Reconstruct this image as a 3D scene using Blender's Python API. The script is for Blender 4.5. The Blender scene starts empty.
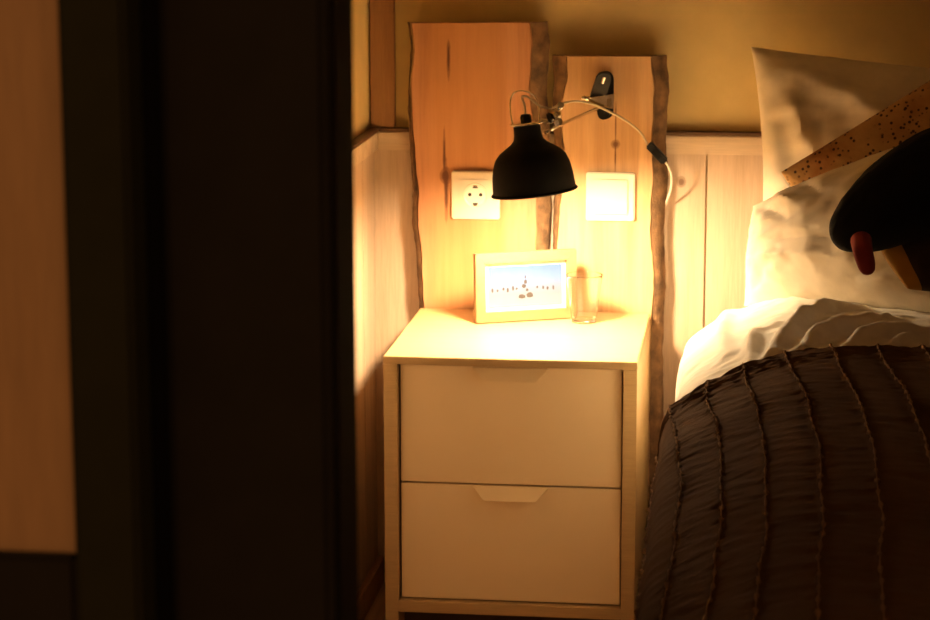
import bpy, bmesh, math, random
import numpy as np
from mathutils import Vector, Matrix, noise

# ------------------------------------------------------------------ camera, world, exposure
SC = bpy.context.scene
COL = SC.collection
F, YAW, PITCH, ROLL = 2397.9, -0.1252, -0.189, -0.0015
CAM = Vector((0.5737, -4.0079, 1.2601))
FWD = Vector((math.sin(YAW) * math.cos(PITCH), math.cos(YAW) * math.cos(PITCH), math.sin(PITCH)))
RGT = Vector((math.cos(YAW), -math.sin(YAW), 0))
UPV = RGT.cross(FWD)
RGT, UPV = (math.cos(ROLL) * RGT + math.sin(ROLL) * UPV, -math.sin(ROLL) * RGT + math.cos(ROLL) * UPV)
cd = bpy.data.cameras.new('camera')
cam = bpy.data.objects.new('camera', cd)
COL.objects.link(cam)
cd.sensor_width = 36.0
cd.lens = F * 36.0 / 930.0
cd.clip_start = 0.05
cd.dof.use_dof = True
cd.dof.focus_distance = 3.15
cd.dof.aperture_fstop = 14.0
cam.matrix_world = Matrix(((RGT.x, UPV.x, -FWD.x, CAM.x), (RGT.y, UPV.y, -FWD.y, CAM.y),
                           (RGT.z, UPV.z, -FWD.z, CAM.z), (0, 0, 0, 1)))
SC.camera = cam

wd = bpy.data.worlds.new('night')
SC.world = wd
wd.use_nodes = True
bg = wd.node_tree.nodes['Background']
bg.inputs[0].default_value = (1.0, 0.50, 0.20, 1)
bg.inputs[1].default_value = 0.107
SC.view_settings.view_transform = 'Standard'
SC.view_settings.look = 'None'
SC.view_settings.gamma = 1.0
SC.view_settings.use_curve_mapping = False
SC.view_settings.exposure = 1.5
BULB_COLOUR = (1.0, 0.70, 0.38)
BULB_POWER = 420.0


def ray(px, py):
    return FWD + RGT * ((px - 465) / F) + UPV * ((310 - py) / F)


def PY(px, py, y):
    d = ray(px, py)
    return CAM + d * ((y - CAM.y) / d.y)


def PZ(px, py, z):
    d = ray(px, py)
    return CAM + d * ((z - CAM.z) / d.z)


# ------------------------------------------------------------------ materials
def nt(name):
    m = bpy.data.materials.new(name)
    m.use_nodes = True
    t = m.node_tree
    return m, t, t.nodes['Principled BSDF']


def math_node(t, op, a, b=None, c=None):
    n = t.nodes.new('ShaderNodeMath')
    n.operation = op
    for i, v in enumerate((a, b, c)):
        if v is None:
            continue
        if isinstance(v, (int, float)):
            n.inputs[i].default_value = v
        else:
            t.links.new(v, n.inputs[i])
    return n.outputs[0]


def ramp(t, fac, stops):
    n = t.nodes.new('ShaderNodeValToRGB')
    e = n.color_ramp.elements
    e[0].position, e[0].color = stops[0][0], (*stops[0][1], 1)
    e[1].position, e[1].color = stops[-1][0], (*stops[-1][1], 1)
    for p, c in stops[1:-1]:
        k = e.new(p)
        k.color = (*c, 1)
    t.links.new(fac, n.inputs[0])
    return n.outputs[0]


def mix(t, fac, a, b):
    n = t.nodes.new('ShaderNodeMix')
    n.data_type = 'RGBA'
    for s, v in ((n.inputs['Factor'], fac), (n.inputs['A'], a), (n.inputs['B'], b)):
        if isinstance(v, tuple):
            s.default_value = (*v, 1)
        elif isinstance(v, (int, float)):
            s.default_value = v
        else:
            t.links.new(v, s)
    return n.outputs['Result']


def noise_tex(t, scale, sc=(1, 1, 1), detail=4, rough=0.55, dist=0.0, coord='Object', rot=(0, 0, 0), loc=(0, 0, 0)):
    tc = t.nodes.new('ShaderNodeTexCoord')
    mp = t.nodes.new('ShaderNodeMapping')
    mp.inputs['Scale'].default_value = sc
    mp.inputs['Rotation'].default_value = rot
    mp.inputs['Location'].default_value = loc
    t.links.new(tc.outputs[coord], mp.inputs[0])
    n = t.nodes.new('ShaderNodeTexNoise')
    n.inputs['Scale'].default_value = scale
    n.inputs['Detail'].default_value = detail
    n.inputs['Roughness'].default_value = rough
    n.inputs['Distortion'].default_value = dist
    t.links.new(mp.outputs[0], n.inputs['Vector'])
    return n.outputs['Fac']


def bump(t, bsdf, h, strength=0.3, dist=0.002):
    b = t.nodes.new('ShaderNodeBump')
    b.inputs['Strength'].default_value = strength
    b.inputs['Distance'].default_value = dist
    t.links.new(h, b.inputs['Height'])
    t.links.new(b.outputs[0], bsdf.inputs['Normal'])


def M_plain(name, col, rough=0.5, var=0.08, scale=30, metal=0.0, bmp=0.05, spec=0.5):
    m, t, b = nt(name)
    f = noise_tex(t, scale)
    c = ramp(t, f, [(0.3, tuple(v * (1 - var) for v in col)), (0.7, tuple(min(1, v * (1 + var)) for v in col))])
    t.links.new(c, b.inputs['Base Color'])
    b.inputs['Roughness'].default_value = rough
    b.inputs['Metallic'].default_value = metal
    b.inputs['Specular IOR Level'].default_value = spec
    if bmp:
        bump(t, b, noise_tex(t, scale * 6), bmp, 0.001)
    return m


def M_wood(name, dark, mid, light, stretch=(22, 22, 1.3), scale=2.0, rough=0.55, knots=(), bmp=0.15, heart=None):
    """grain runs along local z; knots are (x, z, rx, rz) in local metres"""
    m, t, b = nt(name)
    f = noise_tex(t, scale, stretch, 6, 0.6, 0.35)
    fine = noise_tex(t, scale * 7, stretch, 3, 0.6)
    c = ramp(t, f, [(0.28, dark), (0.5, mid), (0.72, light)])
    c2 = ramp(t, fine, [(0.3, tuple(v * 0.86 for v in (1, 1, 1))), (0.7, (1, 1, 1))])
    n = t.nodes.new('ShaderNodeMix')
    n.data_type = 'RGBA'
    n.blend_type = 'MULTIPLY'
    n.inputs['Factor'].default_value = 1
    t.links.new(c, n.inputs['A'])
    t.links.new(c2, n.inputs['B'])
    c = n.outputs['Result']
    if knots or heart:
        tc = t.nodes.new('ShaderNodeTexCoord')
        sx = t.nodes.new('ShaderNodeSeparateXYZ')
        t.links.new(tc.outputs['Object'], sx.inputs[0])
        wob = noise_tex(t, 40)
    if heart:
        hx, hw, hc = heart
        d = math_node(t, 'ABSOLUTE', math_node(t, 'DIVIDE', math_node(t, 'SUBTRACT', sx.outputs[0], hx), hw))
        d = math_node(t, 'ADD', d, math_node(t, 'MULTIPLY', math_node(t, 'SUBTRACT', noise_tex(t, 3, (3, 1, 1)), 0.5), 0.9))
        k = ramp(t, d, [(0.55, (1, 1, 1)), (1.0, (0, 0, 0))])
        c = mix(t, math_node(t, 'MULTIPLY', k, 0.55), c, hc)
    for kx, kz, rx, rz in knots:
        dx = math_node(t, 'DIVIDE', math_node(t, 'SUBTRACT', sx.outputs[0], kx), rx)
        dz = math_node(t, 'DIVIDE', math_node(t, 'SUBTRACT', sx.outputs[2], kz), rz)
        d = math_node(t, 'SQRT', math_node(t, 'ADD', math_node(t, 'MULTIPLY', dx, dx), math_node(t, 'MULTIPLY', dz, dz)))
        d = math_node(t, 'ADD', d, math_node(t, 'MULTIPLY', math_node(t, 'SUBTRACT', wob, 0.5), 0.8))
        k = ramp(t, d, [(0.0, (1, 1, 1)), (0.45, (0.92, 0.92, 0.92)), (0.6, (0.55, 0.55, 0.55)), (0.8, (0.5, 0.5, 0.5)), (1.15, (0, 0, 0))])
        c = mix(t, k, c, (dark[0] * 0.32, dark[1] * 0.22, dark[2] * 0.16))
    t.links.new(c, b.inputs['Base Color'])
    b.inputs['Roughness'].default_value = rough
    bump(t, b, fine, bmp, 0.001)
    return m


def M_fabric(name, col, rough=0.9, weave=900, var=0.06, bmp=0.25, sheen=0.1, big=0.0, spec=0.2):
    m, t, b = nt(name)
    f = noise_tex(t, 35, detail=5)
    c = ramp(t, f, [(0.3, tuple(v * (1 - var) for v in col)), (0.7, tuple(min(1, v * (1 + var)) for v in col))])
    t.links.new(c, b.inputs['Base Color'])
    b.inputs['Roughness'].default_value = rough
    b.inputs['Specular IOR Level'].default_value = spec
    b.inputs['Sheen Weight'].default_value = sheen
    h = noise_tex(t, weave, detail=2)
    if big:
        h = math_node(t, 'ADD', math_node(t, 'MULTIPLY', h, 0.4), math_node(t, 'MULTIPLY', noise_tex(t, 60, (0.35, 1.6, 1), 4), big))
    bump(t, b, h, bmp, 0.002)
    return m


MAT = {}
MAT['wallpaper'] = M_plain('ochre_wallpaper', (0.74, 0.57, 0.26), 0.8, 0.05, 20)
MAT['ceiling'] = M_plain('ceiling_paint', (0.62, 0.56, 0.46), 0.9, 0.03)
MAT['wainscot'] = M_wood('whitewashed_pine', (0.50, 0.37, 0.26), (0.60, 0.455, 0.34), (0.65, 0.51, 0.39), rough=0.5)
MAT['plank_knot'] = M_wood('whitewashed_pine_knotted', (0.50, 0.37, 0.26), (0.60, 0.455, 0.34), (0.65, 0.51, 0.39),
                           rough=0.5, knots=((-0.042, 0.305, 0.009, 0.011),))
MAT['rail'] = M_wood('whitewashed_rail', (0.60, 0.46, 0.32), (0.70, 0.56, 0.42), (0.78, 0.64, 0.49), stretch=(1.3, 22, 22))
MAT['rail_cap'] = M_wood('shaded_rail_cap', (0.09, 0.045, 0.02), (0.14, 0.07, 0.03), (0.19, 0.10, 0.045), stretch=(1.3, 22, 22))  # shade on top of the rail ledge put into a dark brown
MAT['post'] = M_wood('brown_pine_post', (0.30, 0.15, 0.065), (0.38, 0.20, 0.09), (0.44, 0.24, 0.11), stretch=(30, 30, 2.5))
MAT['floor'] = M_wood('floor_pine', (0.36, 0.19, 0.10), (0.46, 0.26, 0.14), (0.53, 0.32, 0.17), stretch=(20, 1.5, 20))
MAT['bark'] = M_plain('bark', (0.17, 0.095, 0.045), 0.9, 0.55, 45, bmp=1.0)
MAT['birch'] = M_wood('pale_birch_veneer', (0.52, 0.37, 0.18), (0.56, 0.40, 0.195), (0.59, 0.425, 0.21), stretch=(1.5, 25, 25), scale=3, rough=0.4, bmp=0.05)
MAT['drawer'] = M_plain('cream_lacquer', (0.88, 0.71, 0.45), 0.35, 0.01, 10, bmp=0.02)
MAT['shadow_gap'] = M_plain('gap_shade_board', (0.07, 0.045, 0.03), 0.8)  # dark tone standing in for shade in gaps and the plinth recess
MAT['plastic'] = M_plain('cream_plastic', (0.78, 0.70, 0.56), 0.3, 0.01, bmp=0)
MAT['hole'] = M_plain('hole_black', (0.03, 0.02, 0.015), 0.8, bmp=0)
MAT['chrome'] = M_plain('nickel', (0.75, 0.70, 0.62), 0.22, 0.03, metal=1.0, bmp=0)
MAT['black_metal'] = M_plain('black_powder_coat', (0.007, 0.0065, 0.006), 0.6, 0.1, 80, bmp=0.05, spec=0.12)
MAT['white_enamel'] = M_plain('white_enamel', (0.8, 0.76, 0.68), 0.4, 0.01, bmp=0)
MAT['lining'] = M_plain('grey_enamel', (0.22, 0.20, 0.17), 0.6, 0.02, bmp=0)
MAT['black_plastic'] = M_plain('black_plastic', (0.008, 0.008, 0.008), 0.4, bmp=0, spec=0.25)
MAT['cord'] = M_plain('pale_cord', (0.50, 0.42, 0.30), 0.35, 0.05, bmp=0)
MAT['frame'] = M_wood('beech_frame', (0.28, 0.155, 0.07), (0.31, 0.175, 0.08), (0.34, 0.195, 0.09), stretch=(2, 25, 25), scale=3, bmp=0.05)
MAT['mat_board'] = M_plain('white_card', (0.82, 0.80, 0.76), 0.8, 0.01, bmp=0)
MAT['linen'] = M_fabric('white_linen', (0.86, 0.82, 0.75), bmp=0.2)
MAT['pillow_linen'] = M_fabric('ecru_linen', (0.88, 0.80, 0.65), bmp=0.25)
MAT['mattress'] = M_fabric('mattress_ticking', (0.75, 0.70, 0.62))
MAT['blanket'] = M_fabric('brown_cotton', (0.11, 0.058, 0.024), spec=0.03, bmp=0.7, sheen=0.0, big=1.0)
MAT['tuck'] = M_fabric('brown_cotton_stitch', (0.25, 0.15, 0.08), spec=0.03, bmp=0.4, sheen=0.0)
MAT['black_velvet'] = M_fabric('black_velvet', (0.006, 0.007, 0.007), sheen=0.02)
MAT['red_fabric'] = M_fabric('red_fabric', (0.30, 0.035, 0.03))
MAT['yellow_fabric'] = M_fabric('yellow_fabric', (0.40, 0.20, 0.02))
MAT['umber_fabric'] = M_fabric('umber_fabric', (0.05, 0.028, 0.015))
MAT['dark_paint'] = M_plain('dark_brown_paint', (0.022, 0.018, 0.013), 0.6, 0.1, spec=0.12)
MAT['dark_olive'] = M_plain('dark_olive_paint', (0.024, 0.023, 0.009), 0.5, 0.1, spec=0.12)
MAT['gap_shade_paint'] = M_plain('black_brown_gap_shade', (0.012, 0.009, 0.006), 0.7, 0.1, spec=0.12)  # blacker than the casing: shade of the gap put into the colour
MAT['door_panel'] = M_wood('oak_panel', (0.50, 0.29, 0.13), (0.56, 0.33, 0.15), (0.60, 0.36, 0.17), stretch=(14, 14, 1.5))
MAT['dark_bed'] = M_wood('bed_pine', (0.30, 0.18, 0.09), (0.36, 0.22, 0.11), (0.42, 0.26, 0.13), stretch=(22, 1.5, 22))

# patterned cushion: ochre with dark printed dots
m, t, b = nt('embroidered_gold')
tc = t.nodes.new('ShaderNodeTexCoord')
vo = t.nodes.new('ShaderNodeTexVoronoi')
vo.inputs['Scale'].default_value = 120
t.links.new(tc.outputs['Object'], vo.inputs['Vector'])
k = ramp(t, vo.outputs['Distance'], [(0.22, (1, 1, 1)), (0.34, (0, 0, 0))])
k = math_node(t, 'MULTIPLY', k, ramp(t, noise_tex(t, 22), [(0.40, (0, 0, 0)), (0.48, (1, 1, 1))]))
base = ramp(t, noise_tex(t, 14), [(0.35, (0.42, 0.20, 0.06)), (0.6, (0.58, 0.36, 0.14))])
t.links.new(mix(t, k, base, (0.06, 0.022, 0.012)), b.inputs['Base Color'])
b.inputs['Roughness'].default_value = 0.85
bump(t, b, vo.outputs['Distance'], 0.4, 0.002)
MAT['embroidered'] = m

# photo print: pale sky over sandy ground, local z up
m, t, b = nt('photo_print')
tc = t.nodes.new('ShaderNodeTexCoord')
sx = t.nodes.new('ShaderNodeSeparateXYZ')
t.links.new(tc.outputs['Generated'], sx.inputs[0])
zz = math_node(t, 'ADD', sx.outputs[2], math_node(t, 'MULTIPLY', math_node(t, 'SUBTRACT', noise_tex(t, 60), 0.5), 0.16))
c = ramp(t, zz, [(0.0, (0.14, 0.18, 0.27)), (0.30, (0.10, 0.13, 0.21)), (0.45, (0.09, 0.125, 0.23)), (0.7, (0.06, 0.115, 0.29)), (1.0, (0.035, 0.08, 0.25))])
t.links.new(c, b.inputs['Base Color'])
b.inputs['Roughness'].default_value = 0.4
MAT['print'] = m
MAT['print_ink'] = M_plain('brown_ink', (0.03, 0.026, 0.028), 0.5, 0.4, 200, bmp=0)

m, t, b = nt('clear_glass')
b.inputs['Transmission Weight'].default_value = 1
b.inputs['Roughness'].default_value = 0.0
b.inputs['IOR'].default_value = 1.45
b.inputs['Base Color'].default_value = (1, 1, 1, 1)
MAT['glass'] = m

m, t, b = nt('lit_bulb')
em = t.nodes.new('ShaderNodeEmission')
em.inputs[0].default_value = (*BULB_COLOUR, 1)
em.inputs[1].default_value = BULB_POWER
t.links.new(em.outputs[0], t.nodes['Material Output'].inputs[0])
MAT['bulb'] = m


# ------------------------------------------------------------------ builders
def link(name, me, mat, parent=None, loc=None, smooth=False):
    o = bpy.data.objects.new(name, me)
    COL.objects.link(o)
    mats = mat if isinstance(mat, (list, tuple)) else [mat]
    if not me.materials:
        for x in mats:
            me.materials.append(MAT[x])
    if parent is not None:
        o.parent = parent
    if loc is not None:
        o.location = loc
    if smooth:
        me.shade_smooth()
        me.set_sharp_from_angle(angle=math.radians(42))
    return o


def base_of(parent):
    p = Vector((0, 0, 0))
    while parent is not None:
        p = p + parent.location
        parent = parent.parent
    return p


def from_bm(name, bm, mat, parent=None, origin=None, smooth=False, bevel=0.0):
    """bm holds world coordinates; origin = world origin of the new object"""
    if bevel:
        bmesh.ops.bevel(bm, geom=list(bm.edges), offset=bevel, segments=2, affect='EDGES', clamp_overlap=True)
    pb = base_of(parent)
    org = Vector(origin) if origin is not None else pb
    bmesh.ops.translate(bm, verts=bm.verts, vec=-org)
    bmesh.ops.recalc_face_normals(bm, faces=bm.faces)
    me = bpy.data.meshes.new(name)
    bm.to_mesh(me)
    bm.free()
    o = link(name, me, mat, parent, org - pb, smooth)
    return o


def box_bm(x0, x1, y0, y1, z0, z1, bm=None):
    bm = bm or bmesh.new()
    r = bmesh.ops.create_cube(bm, size=1)
    for v in r['verts']:
        v.co = Vector((x0 + (v.co.x + 0.5) * (x1 - x0), y0 + (v.co.y + 0.5) * (y1 - y0), z0 + (v.co.z + 0.5) * (z1 - z0)))
    return bm


def box(name, x0, x1, y0, y1, z0, z1, mat, parent=None, bevel=0.0, origin=None):
    return from_bm(name, box_bm(x0, x1, y0, y1, z0, z1), mat, parent, origin, bevel=bevel)


def prism_bm(poly, axis_vec, bm=None):
    """poly: list of world points; extruded by axis_vec"""
    bm = bm or bmesh.new()
    a = [bm.verts.new(p) for p in poly]
    c = [bm.verts.new(Vector(p) + Vector(axis_vec)) for p in poly]
    bm.faces.new(a)
    bm.faces.new(list(reversed(c)))
    n = len(a)
    for i in range(n):
        bm.faces.new((a[i], c[i], c[(i + 1) % n], a[(i + 1) % n]))
    return bm


def catmull(pts, n=8):
    pts = [Vector(p) for p in pts]
    if len(pts) < 3:
        return pts
    q = [2 * pts[0] - pts[1]] + pts + [2 * pts[-1] - pts[-2]]
    out = []
    for i in range(1, len(q) - 2):
        for k in range(n):
            t_ = k / n
            p0, p1, p2, p3 = q[i - 1], q[i], q[i + 1], q[i + 2]
            out.append(0.5 * ((2 * p1) + (p2 - p0) * t_ + (2 * p0 - 5 * p1 + 4 * p2 - p3) * t_ ** 2 + (3 * p1 - p0 - 3 * p2 + p3) * t_ ** 3))
    out.append(pts[-1])
    return out


def tube_bm(pts, r, seg=10, bm=None, smooth_n=8):
    bm = bm or bmesh.new()
    pts = catmull(pts, smooth_n) if smooth_n else [Vector(p) for p in pts]
    rings = []
    up = Vector((0.13, 0.31, 0.94)).normalized()
    for i, p in enumerate(pts):
        d = (pts[min(i + 1, len(pts) - 1)] - pts[max(i - 1, 0)]).normalized()
        s = d.cross(up)
        if s.length < 1e-3:
            s = d.cross(Vector((1, 0, 0)))
        s.normalize()
        up = s.cross(d).normalized()
        rr = r(i / (len(pts) - 1)) if callable(r) else r
        rings.append([bm.verts.new(p + (s * math.cos(2 * math.pi * k / seg) + up * math.sin(2 * math.pi * k / seg)) * rr) for k in range(seg)])
    for a, c in zip(rings, rings[1:]):
        for k in range(seg):
            bm.faces.new((a[k], a[(k + 1) % seg], c[(k + 1) % seg], c[k]))
    bm.faces.new(list(reversed(rings[0])))
    bm.faces.new(rings[-1])
    return bm


def lathe_bm(profile, centre, axis, seg=40, bm=None, closed=False):
    """profile: (radius, height along axis); closed joins last to first"""
    bm = bm or bmesh.new()
    ax = Vector(axis).normalized()
    s = ax.cross(Vector((0, 1, 0)) if abs(ax.y) < 0.9 else Vector((1, 0, 0))).normalized()
    w = ax.cross(s)
    c0 = Vector(centre)
    rings = []
    for r, h in profile:
        if r < 1e-6:
            rings.append([bm.verts.new(c0 + ax * h)])
        else:
            rings.append([bm.verts.new(c0 + ax * h + (s * math.cos(2 * math.pi * k / seg) + w * math.sin(2 * math.pi * k / seg)) * r) for k in range(seg)])
    pairs = list(zip(rings, rings[1:]))
    if closed:
        pairs.append((rings[-1], rings[0]))
    for a, c in pairs:
        for k in range(seg):
            k2 = (k + 1) % seg
            if len(a) == 1 and len(c) == 1:
                continue
            if len(a) == 1:
                bm.faces.new((a[0], c[k2], c[k]))
            elif len(c) == 1:
                bm.faces.new((a[k], a[k2], c[0]))
            else:
                bm.faces.new((a[k], a[k2], c[k2], c[k]))
    return bm


def tag(o, label, cat, group=None):
    o['label'] = label
    o['category'] = cat
    if group:
        o['group'] = group
    return o


def empty(name, loc, label, cat, group=None):
    o = bpy.data.objects.new(name, None)
    COL.objects.link(o)
    o.location = loc
    o.empty_display_size = 0.05
    return tag(o, label, cat, group)


def struct(o, label=None, cat=None):
    o['kind'] = 'structure'
    if label:
        o['label'] = label
        o['category'] = cat
    return o


# ------------------------------------------------------------------ the room
XL, XR = -0.092, 2.40          # bedroom side walls
YB, YF = 0.0, -2.69            # back wall face, bedroom face of the front partition
HC = 2.35                      # ceiling
RAIL = 0.797
wall_b = struct(box('wall_back', XL - 0.1, XR + 0.1, YB, YB + 0.1, 0, HC, 'wallpaper'), 'ochre wallpapered wall with pale wainscot behind the bedside boards', 'wall')
wall_l = struct(box('wall_left', XL - 0.1, XL, YF, YB, 0, HC, 'wallpaper'), 'ochre wallpapered side wall with pale wainscot beside the drawers', 'wall')
wall_r = struct(box('wall_right', XR, XR + 0.1, YF, YB, 0, HC, 'wallpaper'), 'ochre wallpapered side wall beyond the bed', 'wall')
ceil = struct(box('ceiling', XL - 0.1, XR + 0.1, YF - 0.06, YB + 0.1, HC, HC + 0.1, 'ceiling'), 'pale painted bedroom ceiling', 'ceiling')

floor = struct(box('floor', -1.6, XR + 0.1, -4.8, YB + 0.1, -0.12, -0.012, 'shadow_gap'), 'brown pine plank floor', 'floor')
pl = None
k = 0
x = -1.6
while x < XR + 0.08:
    if pl is None:
        pl = from_bm('floor_plank', box_bm(x, x + 0.128, -4.8, YB, -0.012, 0.0), 'floor', floor, origin=(x, 0, 0), bevel=0.0015)
    else:
        o = pl.copy()
        COL.objects.link(o)
        o.location = (x, 0, 0)
    x += 0.13

# wainscot planks on the back and side wall (tongue and groove, shared mesh)
PW = 0.12
pb = None
i = 0
x = 0.478 - 5 * PW
while x < XR - 0.001:
    x0, x1 = max(x, XL + 0.002), min(x + PW, XR)
    if abs((x1 - x0) - PW) > 1e-4:
        from_bm('plank', box_bm(x0 + 0.001, x1 - 0.001, -0.010, 0, 0.0, RAIL - 0.02), 'wainscot', wall_b, origin=((x0 + x1) / 2, 0, 0.3))
    elif abs(x - 0.358) < 0.01:
        from_bm('plank', box_bm(x0 + 0.0012, x1 - 0.0012, -0.010, 0, 0.0, RAIL - 0.02), 'plank_knot', wall_b,
                origin=(0.478, 0, 0.41), bevel=0.0012)
    elif pb is None:
        pb = from_bm('plank', box_bm(x0 + 0.0012, x1 - 0.0012, -0.010, 0, 0.0, RAIL - 0.02), 'wainscot', wall_b,
                     origin=((x0 + x1) / 2, 0, 0.3), bevel=0.0012)
    else:
        o = pb.copy()
        COL.objects.link(o)
        o.location = ((x0 + x1) / 2, 0, 0.3)
    x += PW
pb = None
y = -0.010
while y - PW > YF:
    if pb is None:
        pb = from_bm('plank', box_bm(XL, XL + 0.008, y - PW + 0.0012, y - 0.0012, 0.0, RAIL - 0.02), 'wainscot', wall_l,
                     origin=(XL, y - PW / 2, 0.3), bevel=0.0012)
    else:
        o = pb.copy()
        COL.objects.link(o)
        o.location = (XL, y - PW / 2, 0.3)
    y -= PW
struct(box('trim_1', XL + 0.0152, XR, -0.017, 0, RAIL - 0.034, RAIL - 0.002, 'rail', bevel=0.002), 'pale wooden rail along the top of the back wainscot', 'rail')
struct(box('trim_2', XL, XL + 0.015, YF, 0, RAIL - 0.034, RAIL - 0.002, 'rail', bevel=0.002), 'pale wooden rail along the top of the side wainscot', 'rail')
struct(box('trim_3', XL + 0.0172, XR, -0.019, 0, RAIL - 0.002, RAIL + 0.004, 'rail_cap', bevel=0.001), 'thin cap strip on the back wainscot rail, ledge shade put into its brown', 'cap strip')
struct(box('trim_4', XL, XL + 0.017, YF, 0, RAIL - 0.002, RAIL + 0.004, 'rail_cap', bevel=0.001), 'thin cap strip on the side wainscot rail, ledge shade put into its brown', 'cap strip')
struct(box('trim_5', XL + 0.002, XL + 0.044, -0.014, 0, RAIL + 0.004, HC, 'post', bevel=0.002), 'brown wooden corner post above the wainscot', 'post')
struct(box('baseboard_left', XL + 0.008, XL + 0.020, YF, -0.012, 0, 0.05, 'post', bevel=0.003), 'low brown baseboard along the side wall', 'baseboard')
struct(box('baseboard_back', XL + 0.022, XR, -0.022, -0.010, 0, 0.05, 'post', bevel=0.003), 'low brown baseboard along the back wall', 'baseboard')

# front partition with the doorway the photograph looks through
XJ = PY(356, 300, YF).x                       # bedroom edge of the jamb
YH = YF - 0.06                                # hall face of the partition
XD1 = XJ + 0.86
bm = bmesh.new()
for ya_, yb_ in ((YH + 0.012, YF), (YH, YH + 0.012)):
    box_bm(-1.6, XJ - 0.02, ya_, yb_, 0, HC, bm)
    box_bm(XD1 + 0.02, XR + 0.1, ya_, yb_, 0, HC, bm)
    box_bm(XJ - 0.02, XD1 + 0.02, ya_, yb_, 2.06, HC, bm)
    if yb_ == YF:
        struct(from_bm('wall_front', bm, 'wallpaper'), 'ochre partition wall around the doorway, bedroom side', 'wall')
        bm = bmesh.new()
struct(from_bm('wall_hall', bm, 'gap_shade_paint'), 'hall side of the doorway wall, gap shade put into its dark colour', 'wall')
XC0 = PY(165, 300, YH - 0.016).x
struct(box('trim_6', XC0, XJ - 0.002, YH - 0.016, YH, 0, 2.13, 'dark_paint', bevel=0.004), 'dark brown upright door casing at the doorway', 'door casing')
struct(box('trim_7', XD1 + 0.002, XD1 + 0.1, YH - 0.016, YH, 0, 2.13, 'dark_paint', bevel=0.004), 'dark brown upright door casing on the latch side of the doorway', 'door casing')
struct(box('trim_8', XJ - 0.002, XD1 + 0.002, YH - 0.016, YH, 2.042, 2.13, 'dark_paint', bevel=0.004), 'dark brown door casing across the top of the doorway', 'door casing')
struct(box('trim_9', XJ - 0.02, XJ, YH, YF, 0, 2.04, 'gap_shade_paint', bevel=0.002), 'dark doorway jamb lining', 'door jamb')
struct(box('trim_10', XD1, XD1 + 0.02, YH, YF, 0, 2.04, 'gap_shade_paint', bevel=0.002), 'dark doorway jamb lining on the latch side', 'door jamb')
struct(box('trim_11', XJ, XD1, YH, YF, 2.04, 2.06, 'gap_shade_paint', bevel=0.002), 'dark doorway head lining', 'door jamb')

# door leaf folded back against the hall side
YL = YH - 0.05
lx1 = PY(132, 300, YL).x
px1 = PY(66, 300, YL).x
pz0 = PY(40, 556, YL).z
LW = 0.78
lx0 = lx1 - LW
door = bpy.data.objects.new('door_1', None)
COL.objects.link(door)
door.location = (lx0, YL + 0.02, 0.005)
struct(door, 'dark framed door leaf with pale wooden panels, folded back beside the doorway', 'door')
SWD = lx1 - px1
box('stile', px1, lx1, YL, YL + 0.035, 0.005, 2.03, 'dark_olive', door, 0.003)
box('stile', lx0, lx0 + SWD, YL, YL + 0.035, 0.005, 2.03, 'dark_olive', door, 0.003)
for z0, z1 in ((0.005, 0.20), (pz0 - 0.13, pz0), (1.90, 2.03)):
    box('rail', lx0 + SWD, px1, YL + 0.001, YL + 0.034, z0, z1, 'dark_paint', door, 0.003)
box('panel', lx0 + SWD, px1, YL + 0.008, YL + 0.027, pz0, 1.90, 'door_panel', door)
box('panel', lx0 + SWD, px1, YL + 0.008, YL + 0.027, 0.20, pz0 - 0.13, 'door_panel', door)
for z in (0.25, 1.80):
    hb = lathe_bm([(0, -0.045), (0.006, -0.045), (0.006, 0.045), (0, 0.045)], (lx1 + 0.0065, YL + 0.03, z), (0, 0, 1), 12)
    from_bm('hinge', hb, 'gap_shade_paint', door, smooth=False)


# ------------------------------------------------------------------ live-edge boards
def lerp_tab(tab, z):
    zs = [a for a, _ in tab]
    return float(np.interp(z, zs, [b_ for _, b_ in tab]))


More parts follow.
